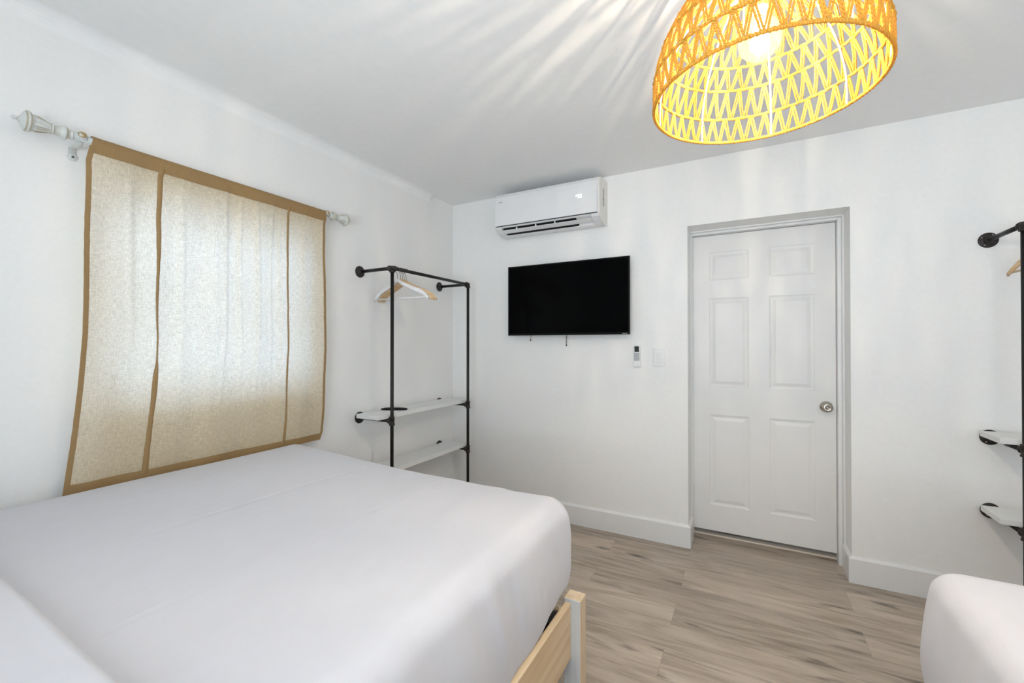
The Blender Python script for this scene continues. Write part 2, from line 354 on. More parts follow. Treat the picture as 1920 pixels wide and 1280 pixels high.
# windows
def window(name, axis, p0, p1, z0, z1, off):
    """sash window in a wall hole; axis 'y' = wall plane x const"""
    def bx(bm, a0, a1, d0, d1, zz0, zz1):
        return box(bm, off+d0, off+d1, a0, a1, zz0, zz1) if axis == 'y' else box(bm, a0, a1, off+d0, off+d1, zz0, zz1)
    f = .045; bm = bmesh.new()
    bx(bm, p0, p0+f, -.03, .03, z0, z1); bx(bm, p1-f, p1, -.03, .03, z0, z1); bx(bm, p0+f, p1-f, -.03, .03, z0, z0+f); bx(bm, p0+f, p1-f, -.03, .03, z1-f, z1)
    zm = (z0+z1)/2; bx(bm, p0+f, p1-f, -.022, .022, zm-.018, zm+.018)
    o = struct(name, bm, TRIM)
    g = bmesh.new(); bx(g, p0+f, p1-f, -.003, .003, z0+f, zm-.018); bx(g, p0+f, p1-f, -.003, .003, zm+.018, z1-f)
    struct('pane', g, GLASS, o)
    return o
window('window_1', 'y', WY0, WY1, WZ0, WZ1, L-T+.04)
window('added_window_rear', 'x', VX0, VX1, VZ0, VZ1, N-T+.04)  # unseen opening added so the rear fill lamps can shine in
window('added_window_right', 'y', UY0, UY1, VZ0, VZ1, R+T-.04)  # unseen opening added for the fill lamp on the right

# ------------------------------------------------------------------ door
SY = 3.20                                                     # slab face
bm = bmesh.new(); F0 = D+.155                                 # jamb
JL, JR, JT = OX0+.006, OX1-.011, OZ-.010
box(bm, OX0-.0, JL, F0, SY+.04, 0, OZ); box(bm, JR, OX1, F0, SY+.04, 0, OZ); box(bm, JL, JR, F0, SY+.04, JT, OZ)
SL, SR, ST = OX0+.012, OX1-.030, OZ-.024                      # stop
box(bm, JL, SL, F0+.022, SY+.04, 0, JT); box(bm, JR, SR, F0+.022, SY+.04, 0, JT); box(bm, SL, SR, F0+.022, SY+.04, ST, JT)
struct('trim_2', bm, TRIM, bevel=.002)
DX0, DX1, DZ0, DZ1 = SL-.002, SR-.002, .052, ST-.003
def door_slab():
    """six raised panels cut into the face as nested rings"""
    bm = bmesh.new()
    cols = [(-.215, .019), (.133, .372)]; rows = [(.225, .829), (1.017, 1.61), (1.732, 1.92)]
    xs = [DX0, cols[0][0], cols[0][1], cols[1][0], cols[1][1], DX1]; zs = [DZ0, .225, .829, 1.017, 1.61, 1.732, 1.92, DZ1]
    for i in range(5):
        for j in range(7):
            x0, x1, z0, z1 = xs[i], xs[i+1], zs[j], zs[j+1]
            if i in (1, 3) and j in (1, 3, 5):
                rings = []
                for ins, dep in ((0, 0), (.004, .003), (.014, .0052), (.019, .0052), (.038, .0008), (.042, .0008)):
                    rings.append([bm.verts.new((x, SY+dep, z)) for x, z in ((x0+ins, z0+ins), (x1-ins, z0+ins), (x1-ins, z1-ins), (x0+ins, z1-ins))])
                for a, b in zip(rings, rings[1:]):
                    for k in range(4): bm.faces.new((a[k], a[(k+1) % 4], b[(k+1) % 4], b[k]))
                bm.faces.new(rings[-1])
            else:
                bm.faces.new([bm.verts.new(p) for p in ((x0,SY,z0),(x1,SY,z0),(x1,SY,z1),(x0,SY,z1))])
    bmesh.ops.remove_doubles(bm, verts=bm.verts[:], dist=1e-5)
    # sides and back
    T2 = .036
    c = [(DX0,DZ0),(DX1,DZ0),(DX1,DZ1),(DX0,DZ1)]
    a = [bm.verts.new((x,SY,z)) for x,z in c]; b = [bm.verts.new((x,SY+T2,z)) for x,z in c]
    for k in range(4): bm.faces.new((a[k], b[k], b[(k+1) % 4], a[(k+1) % 4]))
    bm.faces.new(b)
    return bm
bm = door_slab()
door = obj('door_1', bm, DOORM); door['kind'] = 'structure'
kb = bmesh.new(); KX, KZ = .427, .924
lathe(kb, [(0,.032),(.004,.033),(.008,.030),(.010,.012),(.030,.012),(.034,.020),(.045,.0275),(.056,.0270),(.062,.022),(.0625,.010),(.0585,.008),(.0585,.005),(.063,.004),(.063,.0)], (KX, SY, KZ), (0,-1,0), 28)
obj('door_knob', fixn(kb), KNOB, door, smooth=True)
struct('trim_3', B(OX0+.002, OX1-.002, SY+.03, SY+.075, 0, .012), THRESH, bevel=.004)
bm = bmesh.new()                                             # hinges on the left stile
for z in (1.83, 1.30, .30): lathe(bm, [(0,.005),(.09,.005)], (DX0+.001, SY-.004, z), (0,0,1), 8)
obj('hinge', bm, TRIM, door, smooth=True)

# ================================================================== pendant lamp
def pendant():
    cx, cy, z0 = .033, 1.199, 1.90
    t = thing('pendant_lamp', 'round basket pendant lamp of tan twisted rope with a lit clear bulb', 'lamp', (cx, cy, ZC))
    def P3(r, a, h): return Vector((r*math.cos(a), r*math.sin(a), z0+h-ZC))
    prof = [(0,.2438),(.035,.2445),(.068,.2432),(.105,.236),(.142,.224),(.168,.212),(.193,.198),(.220,.182),(.245,.160),(.270,.132),(.290,.100),(.303,.066),(.310,.035)]
    def rad(h):
        for (a, ra), (b, rb) in zip(prof, prof[1:]):
            if a <= h <= b: return ra+(rb-ra)*(h-a)/(b-a)
        return prof[-1][1]
    hs = [0, .068, .142, .193, .245, .290, .310]
    rnd = random.Random(4)
    # rope wrapped hoops: the surface is a helix so that the wrapping shows
    for i, h in enumerate(hs):
        bm = bmesh.new(); n = 420; m = 7; wraps = 150 if i == 0 else 60; rr = .0043 if i == 0 else .0038
        R0 = rad(h); rings = []
        for k in range(n):
            a = 2*PI*k/n; row = []
            for j in range(m):
                b = 2*PI*j/m; r = rr*(1+.22*math.sin(wraps*a+b))
                row.append(bm.verts.new(P3(R0+r*math.cos(b), a, h)+Vector((0,0,r*math.sin(b)))))
            rings.append(row)
        for k in range(n):
            A, C = rings[k], rings[(k+1) % n]
            for j in range(m): bm.faces.new((A[j], A[(j+1) % m], C[(j+1) % m], C[j]))
        obj('hoop', fixn(bm), ROPE, t, smooth=True)
    # zigzag rope bands
    for lv in range(6):
        ha, hb = hs[lv], hs[lv+1]; nz = (44, 44, 40, 34, 26, 18)[lv]; bm = bmesh.new()
        for k in range(nz):
            for s in (0, 1):
                a0 = 2*PI*(k+.06+.05*rnd.random())/nz if s == 0 else 2*PI*(k+.44+.08*rnd.random())/nz
                a1 = 2*PI*(k+.44+.08*rnd.random())/nz if s == 0 else 2*PI*(k+.94+.05*rnd.random())/nz
                h0, h1 = (ha, hb) if s == 0 else (hb, ha)
                for e in (-1, 1):
                    pts = []
                    for q in range(5):
                        f = q/4; h = h0+(h1-h0)*f; a = a0+(a1-a0)*f; R0 = rad(h)+.0006
                        pts.append(P3(R0, a+e*.0029/R0, h))
                    sweep(bm, pts, .0023, 6)
        obj('rope_band', fixn(bm), ROPE, t, smooth=True)
    for k in range(8):
        a = math.radians(82)+2*PI*k/8; hh = [0+(.310)*i/20 for i in range(21)]
        obj('rib', sweep(bmesh.new(), [P3(rad(h)-.004, a, h) for h in hh], .0022, 7), RIB, t, smooth=True)
    bz = 2.037-ZC
    gl = bmesh.new()
    pr = [(0,.0005),(.004,.019),(.012,.031),(.025,.0425),(.040,.0472),(.055,.0470),(.070,.0425),(.084,.0335),(.096,.0235),(.108,.0165),(.122,.0135)]
    lathe(gl, pr, (0,0,bz-.0475), (0,0,1), 32)
    bulb = obj('bulb', fixn(gl), BULBG, t, smooth=True)
    fb = bmesh.new()
    for k in range(11):
        a = 2*PI*k/11
        sweep(fb, [(.020*math.cos(a),.020*math.sin(a),bz-.018), (.010*math.cos(a+.3),.010*math.sin(a+.3),bz+.048)], .0022, 6)
    obj('filament', fb, FIL, bulb)
    sb = bmesh.new(); lathe(sb, [(0,.016),(.002,.020),(.045,.021),(.05,.017),(.065,.013),(.075,.004)], (0,0,bz+.072), (0,0,1), 20)
    obj('lamp_socket', fixn(sb), SOCK, t, smooth=True)
    sp = bmesh.new()                                             # top spider of the shade
    for k in range(4):
        a = math.radians(20)+PI/2*k; sweep(sp, [(.018*math.cos(a),.018*math.sin(a),bz+.118),(.035*math.cos(a),.035*math.sin(a),z0+.31-ZC)], .0018, 6)
    obj('shade_carrier', sp, RIB, t, smooth=True)
    obj('cord', sweep(bmesh.new(), [(0,0,bz+.14),(0,0,-.02)], .0032, 8), CORD, t, smooth=True)
    cb = bmesh.new(); lathe(cb, [(0,.060),(.012,.060),(.022,.052),(.026,.01)], (0,0,-.0005), (0,0,-1), 28)
    obj('ceiling_canopy', fixn(cb), CANOPY, t, smooth=True)
    for k in range(5):                                           # the upright filament: a short vertical row of small lights
        ld = bpy.data.lights.new('bulb_light', 'POINT'); ld.energy = 7.0; ld.color = (1.0, .89, .76); ld.shadow_soft_size = .004
        lo = bpy.data.objects.new('bulb_light', ld); COL.objects.link(lo); lo.location = (cx, cy, 2.022+.012*k)
pendant()

# ================================================================== curtain and rod
RX, RZ = L+.082, 2.043
def rod():
    t = thing('curtain_rod', 'antiqued white wooden curtain rod with fluted urn finials above the window', 'curtain rod', (RX, .60, RZ))
    obj('pole', fixn(lathe(bmesh.new(), [(0,.0125),(1.075,.0125)], (0,.0,0), (0,1,0), 20)), FINIAL, t, smooth=True)
    prof = [(d_, r_*1.07) for d_, r_ in [(0,.0125),(.003,.0150),(.008,.0150),(.010,.012),(.016,.017),(.023,.0235),(.030,.0225),(.034,.0190),(.040,.0150),(.052,.0135),(.055,.0165),(.060,.0170),(.063,.0150),(.066,.0165),(.076,.0200),(.088,.0242),(.100,.0265),(.110,.0262),(.113,.0300),(.118,.0330),(.123,.0320),(.128,.0290),(.134,.0180),(.140,.0095),(.144,.0045),(.147,.0040),(.150,.0060),(.155,.0062),(.159,.0010)]]
    for y, s in ((.0, -1), (1.075, 1)):
        bm = bmesh.new(); n = 48; rings = []
        for d, r in prof:
            row = []
            for k in range(n):
                rr = r
                if .066 < d < .108: rr = r*(1-.17*max(0, math.cos(k*2*PI/n*9))**1.5*min(1, (d-.064)/.008, (.110-d)/.008))
                row.append(bm.verts.new((rr*math.cos(2*PI*k/n), y+s*d*.93, rr*math.sin(2*PI*k/n))))
            rings.append(row)
        for (a, b, (d0, _), (d1, __)) in zip(rings, rings[1:], prof, prof[1:]):
            dm = (d0+d1)/2
            for k in range(n):
                fc = bm.faces.new((a[k], a[(k+1) % n], b[(k+1) % n], b[k])); c = math.cos((k+.5)*2*PI/n*9)
                worn = any(lo < dm < hi for lo, hi in ((.0175,.0235),(.053,.056),(.060,.0635),(.1125,.1185),(.123,.1285)))
                groove = .070 < dm < .104 and .05 < c < .62
                fc.material_index = 1 if worn or groove else 0
        bm.faces.new(rings[0]); bm.faces.new(rings[-1])
        obj('finial', fixn(bm), [FINIAL, ANTIQUE], t, smooth=True)
    for y in (.022, 1.053):
        bm = bmesh.new(); w = .011
        # strap that cups the rod and drops to the wall plate
        pts = [(L-RX+.003, -.055), (L-RX+.003, -.020), (L-RX+.020, -.022), (-.030, -.020), (-.016, -.012)]
        out = [(p[0], p[1]) for p in pts]; 
        for k in range(9): a = math.radians(215-k*30); out.append((.0175*math.cos(a), .0175*math.sin(a)))
        sweep(bm, [(p[0], y, p[1]) for p in out], .0105, 8, sx=1, sy=.22, up=None)
        obj('bracket', fixn(bm), FINIAL, t, smooth=True)
        pb = bmesh.new(); lathe(pb, [(0,.0135),(.004,.0135),(.0055,.012),(.006,.004)], (L-RX+.001, y, -.052), (1,0,0), 16)
        obj('wall_plate', fixn(pb), FINIAL, t, smooth=True)
        obj('wall_screw', fixn(lathe(bmesh.new(), [(0,.004),(.002,.0035),(.0025,.001)], (L-RX+.007, y, -.053), (1,0,0), 10)), STEEL, t, smooth=True)
        kb = bmesh.new(); lathe(kb, [(0,.009),(.003,.0115),(.006,.0115),(.007,.009),(.0055,.0065),(.0055,.0035),(.007,.002)], (.012, y, .006), (1,-.35,.35), 16)
        obj('thumb_screw', fixn(kb), nmat('aged_brass', (.45,.33,.16), .4, metal=.6), t, smooth=True)
rod()

CT, CBt = 2.062, .762
def lerp(tab, x):
    for (a, p), (b, q) in zip(tab, tab[1:]):
        if a <= x <= b: return p+(q-p)*(x-a)/(b-a)
    return tab[0][1] if x < tab[0][0] else tab[-1][1]
def cloth(u, v, off=0.):
    """u 0..1 left to right, v 0..1 top to bottom"""
    z = CT+(CBt-CT)*v
    yl = lerp([(0,.648),(.07,.638),(.35,.634),(.55,.632),(.70,.622),(.85,.610),(1,.592)], v)
    yr = lerp([(0,1.643),(.25,1.648),(.60,1.655),(.85,1.656),(.97,1.652),(1,1.640)], v)
    y = yl+(yr-yl)*u
    base = lerp([(0,RX+.016),(.03,RX+.013),(.06,RX-.002),(.2,L+.072),(.6,L+.075),(.9,L+.060),(1,L+.052)], v)
    am = min(1, v*5)
    wv = .0055*math.sin(u*31+1.2*math.sin(v*3))*(1-.55*v) + .0045*math.sin(u*57+v*2.2+1.)*max(0,1-v)**.7 + .006*math.sin(u*11.3+v*4+.6)*v
    nn = noise.noise(Vector((u*5, v*4, 3.1)))*.010
    for uf, wf, af in ((.13,.012,.006),(.30,.014,.010),(.47,.010,.012),(.545,.008,.010),(.62,.009,.012),(.695,.008,.010),(.745,.007,.008),(.88,.008,.006)):
        nn += 1.6*af*math.exp(-((u-uf-.006*math.sin(v*5+uf*40))/wf)**2)*max(0, 1-v*1.25)**.6
    x = base+am*(wv+nn)
    if v > .6: x += .012*math.exp(-((u-.06)/.05)**2)*min(1, (v-.6)/.2)
    e = .0015*math.sin(v*60)*noise.noise(Vector((u*3, v*20, 0)))
    return Vector((x+off, y+e, z))
def curtain():
    t = thing('linen_curtain', 'tan linen curtain panel hanging over the sunlit window above the bed', 'curtain', (0,0,0))
    obj('cloth', grid(bmesh.new(), lambda u, v: cloth(u, v), 150, 120, 0, 1, .04, 1), LINEN, t, smooth=True)
    # rod pocket wraps the pole
    def pocket(u, v):
        y = cloth(u, 0).y
        if v < .6:
            a = PI+.35-(PI+.35)*v/.6; r = .0175+.0009*noise.noise(Vector((u*40, v*3, 0)))
            return Vector((RX+r*math.cos(a), y, RZ+r*math.sin(a)))
        f = (v-.6)/.4; p0 = Vector((RX+.0175, y, RZ)); p1 = cloth(u, .048, .0025)
        return Vector((p0.x+(p1.x-p0.x)*f, y+(p1.y-y)*f, p0.z+(p1.z-p0.z)*f))
    obj('rod_pocket', grid(bmesh.new(), pocket, 120, 20, 0, 1, 0, 1), LINENH, t, smooth=True)
    obj('side_hem', grid(bmesh.new(), lambda u, v: cloth(u*(1+0*v), v, .0016), 4, 120, -.003, .0125, .03, 1), LINENH, t, smooth=True)
    obj('side_hem', grid(bmesh.new(), lambda u, v: cloth(u, v, .0016), 4, 120, .989, 1.003, .03, 1), LINENH, t, smooth=True)
    obj('bottom_hem', grid(bmesh.new(), lambda u, v: cloth(u, v, .002), 150, 4, -.003, 1.003, .974, 1.002), LINENH, t, smooth=True)
    def seam(uc, tab, sd):
        def f(q, v):
            wd = lerp(tab, v)*(1+.25*noise.noise(Vector((0, v*9, sd))))
            return cloth(uc+.004*noise.noise(Vector((sd, v*7, 2)))+(q-.5)*wd, v, .002+.004*math.sin(q*PI))
        return f
    obj('seam_strip', grid(bmesh.new(), seam(.219, [(0,.022),(.25,.016),(.45,.009),(.63,.007),(.68,.017),(1,.020)], 1.3), 6, 120, 0, 1, .035, .985), LINENH, t, smooth=True)
    obj('seam_strip', grid(bmesh.new(), seam(.780, [(0,.015),(.3,.009),(.85,.009),(1,.015)], 7.7), 6, 120, 0, 1, .035, .985), LINENH, t, smooth=True)
curtain()

# ================================================================== beds
def mattress(x0, x1, y0, y1, z0, z1, seed, rc=.07, nx=150, ny=190, creases=(), right_folds=True):
    """rounded, slightly crowned mattress under a taut sheet"""
    bm = bmesh.new(); W, Ln, Hh = x1-x0, y1-y0, z1-z0
    nzv = 34; vert = {}
    def V(i, j, k):
        key = (i, j, k)
        if key in vert: return vert[key]
        p = Vector((x0+W*i/nx, y0+Ln*j/ny, z0+Hh*k/nzv))
        # rounded box
        r = rc; rv = .062 if seed < 3 else .048
        q = Vector((min(max(p.x, x0+r), x1-r), min(max(p.y, y0+r), y1-r), min(max(p.z, z0+.03), z1-rv)))
        d = p-q
        if d.length > 1e-9:
            dx, dy, dz = d.x/r, d.y/r, (d.z/rv if d.z > 0 else d.z/.03)
            l = max(abs(dx), abs(dy), abs(dz)); n2 = math.sqrt(dx*dx+dy*dy+dz*dz)
            s = l/n2; p = q+Vector((d.x*s, d.y*s, d.z*s))
        fx = (p.x-x0)/W; fy = (p.y-y0)/Ln; fz = (p.z-z0)/Hh
        top = max(0, (fz-.55)/.45)
        # crown and slow undulation
        cr = min(1, 6*fx*(1-fx))*min(1, 6*fy*(1-fy))
        p.z += top*(.010*cr + .006*noise.noise(Vector((p.x*2.1, p.y*2.3, seed))))
        if seed < 3: p.z += top*.036*(.5+.65*fy)*(max(0, .6-fx)/.6)**1.2
        # ironing creases run the length of the bed
        for cxx, w, a in creases:
            c = p.x-(cxx+.012*noise.noise(Vector((p.y*1.5, seed, 1))))
            p.z += top*a*math.exp(-(c/w)**2)
        # bulging sides with tension folds
        side = 0
        if fz < .97:
            bul = .016*math.sin(PI*min(1, fz/.95))
            if fx > .5: ex = min(1, max(0, (fx-.96)/.04))
            else: ex = -min(1, max(0, (.04-fx)/.04))
            ey = min(1, max(0, (fy-.96)/.04)) if fy > .5 else -min(1, max(0, (.04-fy)/.04))
            fold = .011*noise.noise(Vector((p.y*13+(p.z-z0)*5, seed*3, p.z*1.2)))+.0055*noise.noise(Vector((p.y*33+(p.z-z0)*9, seed, p.z*2)))
            foldy = .0055*noise.noise(Vector((p.x*13, seed*2, p.z*1.4)))
            dm = max(0, math.sin(PI*min(1, fz/.97)))**.6
            p.x += ex*(bul+fold*dm); p.y += ey*(bul*.7+foldy*dm)
            if fz < .12:                                             # sheet tucks under
                tk = (1-fz/.12)**1.4*.014
                p.x -= ex*tk; p.y -= ey*tk
                p.z += .006*noise.noise(Vector((p.y*7, p.x*7, seed)))
        if fz < .5 and fx > .5 and fy > .84: p.z += (1-fz/.5)*.055*min(1, (fy-.84)/.10)
        # diagonal pulls near the foot corner
        dc = math.hypot((x1-p.x), (y1-p.y)*.6)
        if right_folds and fz > .5: p.z += .0028*math.exp(-(dc/.45)**2)*noise.noise(Vector(((p.x+p.y*.25)*17, p.y*2.5, seed+9)))*2
        v = bm.verts.new(p); vert[key] = v; return v
    for i in range(nx):
        for j in range(ny): bm.faces.new((V(i,j,nzv), V(i+1,j,nzv), V(i+1,j+1,nzv), V(i,j+1,nzv)))
    for i in range(0, nx):
        for k in range(nzv):
            bm.faces.new((V(i,0,k), V(i+1,0,k), V(i+1,0,k+1), V(i,0,k+1))); bm.faces.new((V(i+1,ny,k), V(i,ny,k), V(i,ny,k+1), V(i+1,ny,k+1)))
    for j in range(ny):
        for k in range(nzv):
            bm.faces.new((V(0,j+1,k), V(0,j,k), V(0,j,k+1), V(0,j+1,k+1))); bm.faces.new((V(nx,j,k), V(nx,j+1,k), V(nx,j+1,k+1), V(nx,j,k+1)))
    for i in range(nx):
        for j in range(ny): bm.faces.new((V(i,j+1,0), V(i+1,j+1,0), V(i+1,j,0), V(i,j,0)))
    return bm
ZT = .748
m1 = obj('mattress', mattress(-2.118, -.560, -.62, 1.495, .360, ZT, 2.3,
      creases=((-1.06,.004,-.0030),(-1.05,.05,.002),(-1.469,.004,-.0022),(-1.46,.05,.0015),(-.79,.004,-.0020),(-.80,.05,.002),(-1.80,.004,-.0016))), SHEET, smooth=True)
tag(m1, 'queen mattress in a smooth white sheet on the bed under the curtained window', 'mattress')
def bed_frame(x0, x1, y0, y1, label, zr=.388, zp=.402, zs=.358):
    t = thing('bed_frame', label, 'bed frame', ((x0+x1)/2, (y0+y1)/2, 0)); ox, oy = (x0+x1)/2, (y0+y1)/2
    def b(*a): return B(a[0]-ox, a[1]-ox, a[2]-oy, a[3]-oy, a[4], a[5])
    for xa, xb, ye in ((x0, x0+.062, 0), (x1-.062, x1, 1)):
        for ya, yb in ((y0, y0+.06), (y1-.06, y1)):
            bm = b(xa, xb, ya, yb, 0, zp)
            for f in bm.faces:
                c = f.calc_center_median()
                if f.normal.length == 0: f.normal_update()
                f.material_index = 1 if c.y+oy < ya+.002 else 0  # near face of each post takes the grey pine
            obj('post', bm, [PINEV, PINEG], t, bevel=.004)
    for xa, xb in ((x0+.035, x0+.058), (x1-.058, x1-.035)):
        obj('side_rail', b(xa, xb, y0+.058, y1-.058, zr-.195, zr), PINE, t, bevel=.003)
    for ya, yb in ((y0+.02, y0+.045), (y1-.045, y1-.02)):
        obj('end_rail', b(x0+.06, x1-.06, ya, yb, zr-.195, zs-.02), PINE, t, bevel=.003)
    n = 12
    for k in range(n):
        y = y0+.12+(y1-y0-.24)*k/(n-1); obj('slat', b(x0+.06, x1-.06, y-.035, y+.035, zs-.018, zs), BEDMETAL, t)
    bm = b(x1-.095, x1-.062, y0+.07, y1-.07, zr-.12, zs-.018); obj('ledger', bm, BEDMETAL, t)
    bm = b(x0+.062, x0+.095, y0+.07, y1-.07, zr-.12, zs-.018); obj('ledger', bm, BEDMETAL, t)
    return t
bed_frame(-2.165, -.510, -.70, 1.502, 'pale pine bed frame with square corner post, under the window bed')
# turned-down cover across the head half of the near bed
def cover():
    bm = bmesh.new(); X0, X1, Y0, Y1 = -2.085, -.575, -.60, .297
    def f(u, v):
        # section along y: outer skin goes from far edge roll back to the head
        x = X0+(X1-X0)*u
        yE = Y1-.015*(u-.4)+.006*noise.noise(Vector((x*3, 1, 4)))
        th = .034+.004*noise.noise(Vector((x*2, v*3, 1)))
        if v < .25:
            a = -PI/2+PI*v/.25; y = yE-.016+.016*math.cos(a); z = ZT+.011+th/2+th/2*math.sin(a)
        else:
            q = (v-.25)/.75; y = yE-.016-(yE-.016-Y0)*q; z = ZT+.011+th+.010*math.sin(min(1, q*3)*PI/2)+.005*noise.noise(Vector((x*3, y*3, 2)))
        lf = .030*(max(0, .6-u)/.6)**1.2; z += lf+.003; zb = ZT+.012+lf
        e = min(u, 1-u)/.03
        if e < 1: z = zb+(z-zb)*math.sqrt(max(0, 1-(1-e)**2))
        return Vector((x, y, z))
    grid(bm, f, 90, 90)
    o = obj('folded_duvet', bm, SHEET, smooth=True)
    md = o.modifiers.new('s', 'SOLIDIFY'); md.thickness = .004; md.offset = -1
    return tag(o, 'white duvet folded back in the near corner of the window bed', 'duvet')
cover()
m2 = obj('mattress', mattress(.400, 1.90, -.62, 1.47, .392, ZT, 5.9, rc=.055, nx=110, ny=140), SHEET, smooth=True)
tag(m2, 'mattress in a white sheet seen at the lower right, beside the white shelf rack', 'mattress')
bed_frame(.47, 1.84, -.70, 1.36, 'pine bed frame mostly hidden beneath the right-hand mattress', zr=.388, zp=.388, zs=.388)

# ================================================================== pipe racks
PR = .0107
def flange(parent, c, nrm):
    """floor/wall flange: disc, hub, four screw holes with screws"""
    bm = bmesh.new(); lathe(bm, [(0,.037),(.005,.037),(.0065,.0355),(.0075,.022),(.010,.0185),(.022,.0165),(.024,.0150)], c, nrm, 28)
    o = obj('flange', fixn(bm), FIT, parent, smooth=False, bevel=0)
    for p in o.data.polygons: p.use_smooth = len(p.vertices) == 4
    d = Vector(nrm).normalized(); u, v = frame_of(d)
    for k in range(4):
        a = PI/4+k*PI/2+.25; q = Vector(c)+(u*math.cos(a)+v*math.sin(a))*.0275+d*.0066
        obj('screw', fixn(lathe(bmesh.new(), [(0,.0034),(.0012,.003),(.0014,.0)], q, d, 8)), KNOB if parent.name.endswith('1') and k != 1 else STEEL, o, smooth=True)
    return o
def tee(bm, c, dirs, r=.0150, ln=.026):
    c = Vector(c)
    for d in dirs:
        d = Vector(d).normalized()
        lathe(bm, [(0,r),(ln-.009,r),(ln-.008,r+.0025),(ln,r+.0025),(ln+.001,r-.002)], c, d, 18)
    bmesh.ops.create_icosphere(bm, subdivisions=2, radius=r*1.03, matrix=Matrix.Translation(c))
    return bm
def rack(label, M, zt, z1, z2, s0=.0, s1=.82, dp=.281, shelf0=-.08, shelf1=.035, gap=.062, sw=.188):
    """local frame: wall plane y=0, room towards -y, first pole at x=0"""
    t = thing('pipe_clothes_rack', label, 'clothes rack', (0,0,0)); t.matrix_world = M
    for x, nm in ((0, 'pole'), (s1, 'pole')):
        obj('pole', lathe(bmesh.new(), [(.018,PR),(zt,PR)], (x,-dp,0), (0,0,1), 16), PIPE, t, smooth=True)
        bm = bmesh.new(); lathe(bm, [(0,.037),(.005,.037),(.0075,.022),(.010,.0185),(.022,.0165)], (x,-dp,0), (0,0,1), 24); obj('floor_flange', fixn(bm), FIT, t)
        for z in (zt, z1, z2):
            flange(t, (x,0,z), (0,-1,0))
            obj('wall_arm', lathe(bmesh.new(), [(.015,PR),(dp,PR)], (x,0,z), (0,-1,0), 16), PIPE, t, smooth=True)
            s = 1 if x == 0 else -1
            dirs = [(0,1,0),(0,0,-1)] + ([(s,0,0)] if z == zt else [(0,0,1)])
            obj('pipe_fitting', tee(bmesh.new(), (x,-dp,z), dirs), FIT, t, smooth=True)
    obj('hanging_rail', lathe(bmesh.new(), [(0,PR),(s1,PR)], (0,-dp,zt), (1,0,0), 16), PIPE, t, smooth=True)
    for z in (z1, z2):
        obj('shelf', B(shelf0, s1+shelf1, -gap-sw, -gap, z+PR+.001, z+PR+.027), SHELF, t, bevel=.002)
        for x in (0, s1):
            bm = bmesh.new(); pts = [(x, -gap-.09, z-PR-.003)]; 
            ring = [(x+.0135*math.cos(a), -gap-.10, z+.0135*math.sin(a)) for a in [PI*1.0+PI*k/10 for k in range(11)]]
            pts = [(x-.0135, -gap-.10, z+PR)]+ring+[(x+.0135, -gap-.10, z+PR)]
            sweep(bm, pts, .006, 6, sx=.25, sy=1, up=(0,1,0)); obj('pipe_strap', bm, SHELF, t, smooth=True)
    return t
ML = Matrix(((0,-1,0,L),(1,0,0,1.972),(0,0,1,0),(0,0,0,1)))           # local x -> world +y, local -y -> world +x
rack('black iron pipe clothes rack with two white shelves, in the corner by the window', ML, 1.768, .832, .487)
MR = Matrix.Translation((1.050, D, 0))
rack('black iron pipe clothes rack with white shelves, cut off by the right picture edge', MR, 1.812, .846, .488, dp=.312, shelf0=-.055)

# ------------------------------------------------------------------ hangers
def hanger(label, M, pale=False, group=None, bar=False):
    t = thing('clothes_hanger', label, 'hanger', group=group); t.matrix_world = M
    wm = HANGP if pale else HANGW
    # local: rail centre at origin, hanger spans local x, hangs to -z, thickness y
    hk = [(.000+.0165*math.cos(a), 0, .0165*math.sin(a)-.0035) for a in [math.radians(200-k*22) for k in range(12)]]
    hk += [(.006, 0, -.022), (.001, 0, -.034), (0, 0, -.048), (0, 0, -.075)]
    obj('hook', sweep(bmesh.new(), hk, .0017, 7), STEEL, t, smooth=True)
    bm = bmesh.new(); pts = []; rads = []
    for k in range(25):
        s = -1+2*k/24; x = .215*s; a = abs(s)
        z = -.066-.094*a**.78-.024*max(0, (a-.72)/.28)**1.6; y = -.030*a**2.2
        pts.append((x, y, z)); rads.append(.0135+.004*a-.006*max(0, a-.9)/.1)
    sweep(bm, pts, rads, 10, sx=.42, sy=1.0, up=(0,0,1)) if False else None
    rings = []
    for (x, y, z), r in zip(pts, rads):
        rings.append([bm.verts.new((x, y+.0058*math.cos(b), z+r*math.sin(b)*.9)) for b in [2*PI*q/10 for q in range(10)]])
    for a_, b_ in zip(rings, rings[1:]):
        for q in range(10): bm.faces.new((a_[q], a_[(q+1) % 10], b_[(q+1) % 10], b_[q]))
    bm.faces.new(rings[0][::-1]); bm.faces.new(rings[-1])
    obj('shoulder_bar', fixn(bm), wm, t, smooth=True)
    if pale or bar: obj('trouser_bar', sweep(bmesh.new(), [(-.198, -.024, -.178), (.198, -.024, -.178)], .0052, 8), HANGP if pale else wm, t, smooth=True)
    return t
def place_h(x, y, z, rz): return Matrix.Translation((x, y, z)) @ Matrix.Rotation(rz, 4, 'Z')
xr = L+.281
zr_ = 1.768+PR+.0035-.0165+.002
hl = [(2.018, .045, True, 'white wooden hanger nearest the front pole of the corner rack'),
      (2.046, .03, False, 'maple wood hanger second from the front pole of the corner rack'),
      (2.062, .03, False, 'maple wood hanger in the middle of the five on the corner rack'),
      (2.078, .03, False, 'maple wood hanger fourth from the front pole of the corner rack'),
      (2.095, .03, False, 'maple wood hanger farthest from the front pole of the corner rack')]
for y, a, pale, lab in hl:
    hanger(lab, place_h(xr, y, zr_, PI+a), pale, 'hangers on the corner rack')
hanger('maple wood hanger on the right-hand rack, only its tip in the picture', place_h(1.116, D-.312, 1.812+PR+.0035-.0165+.002, -PI/2+.02), bar=True)

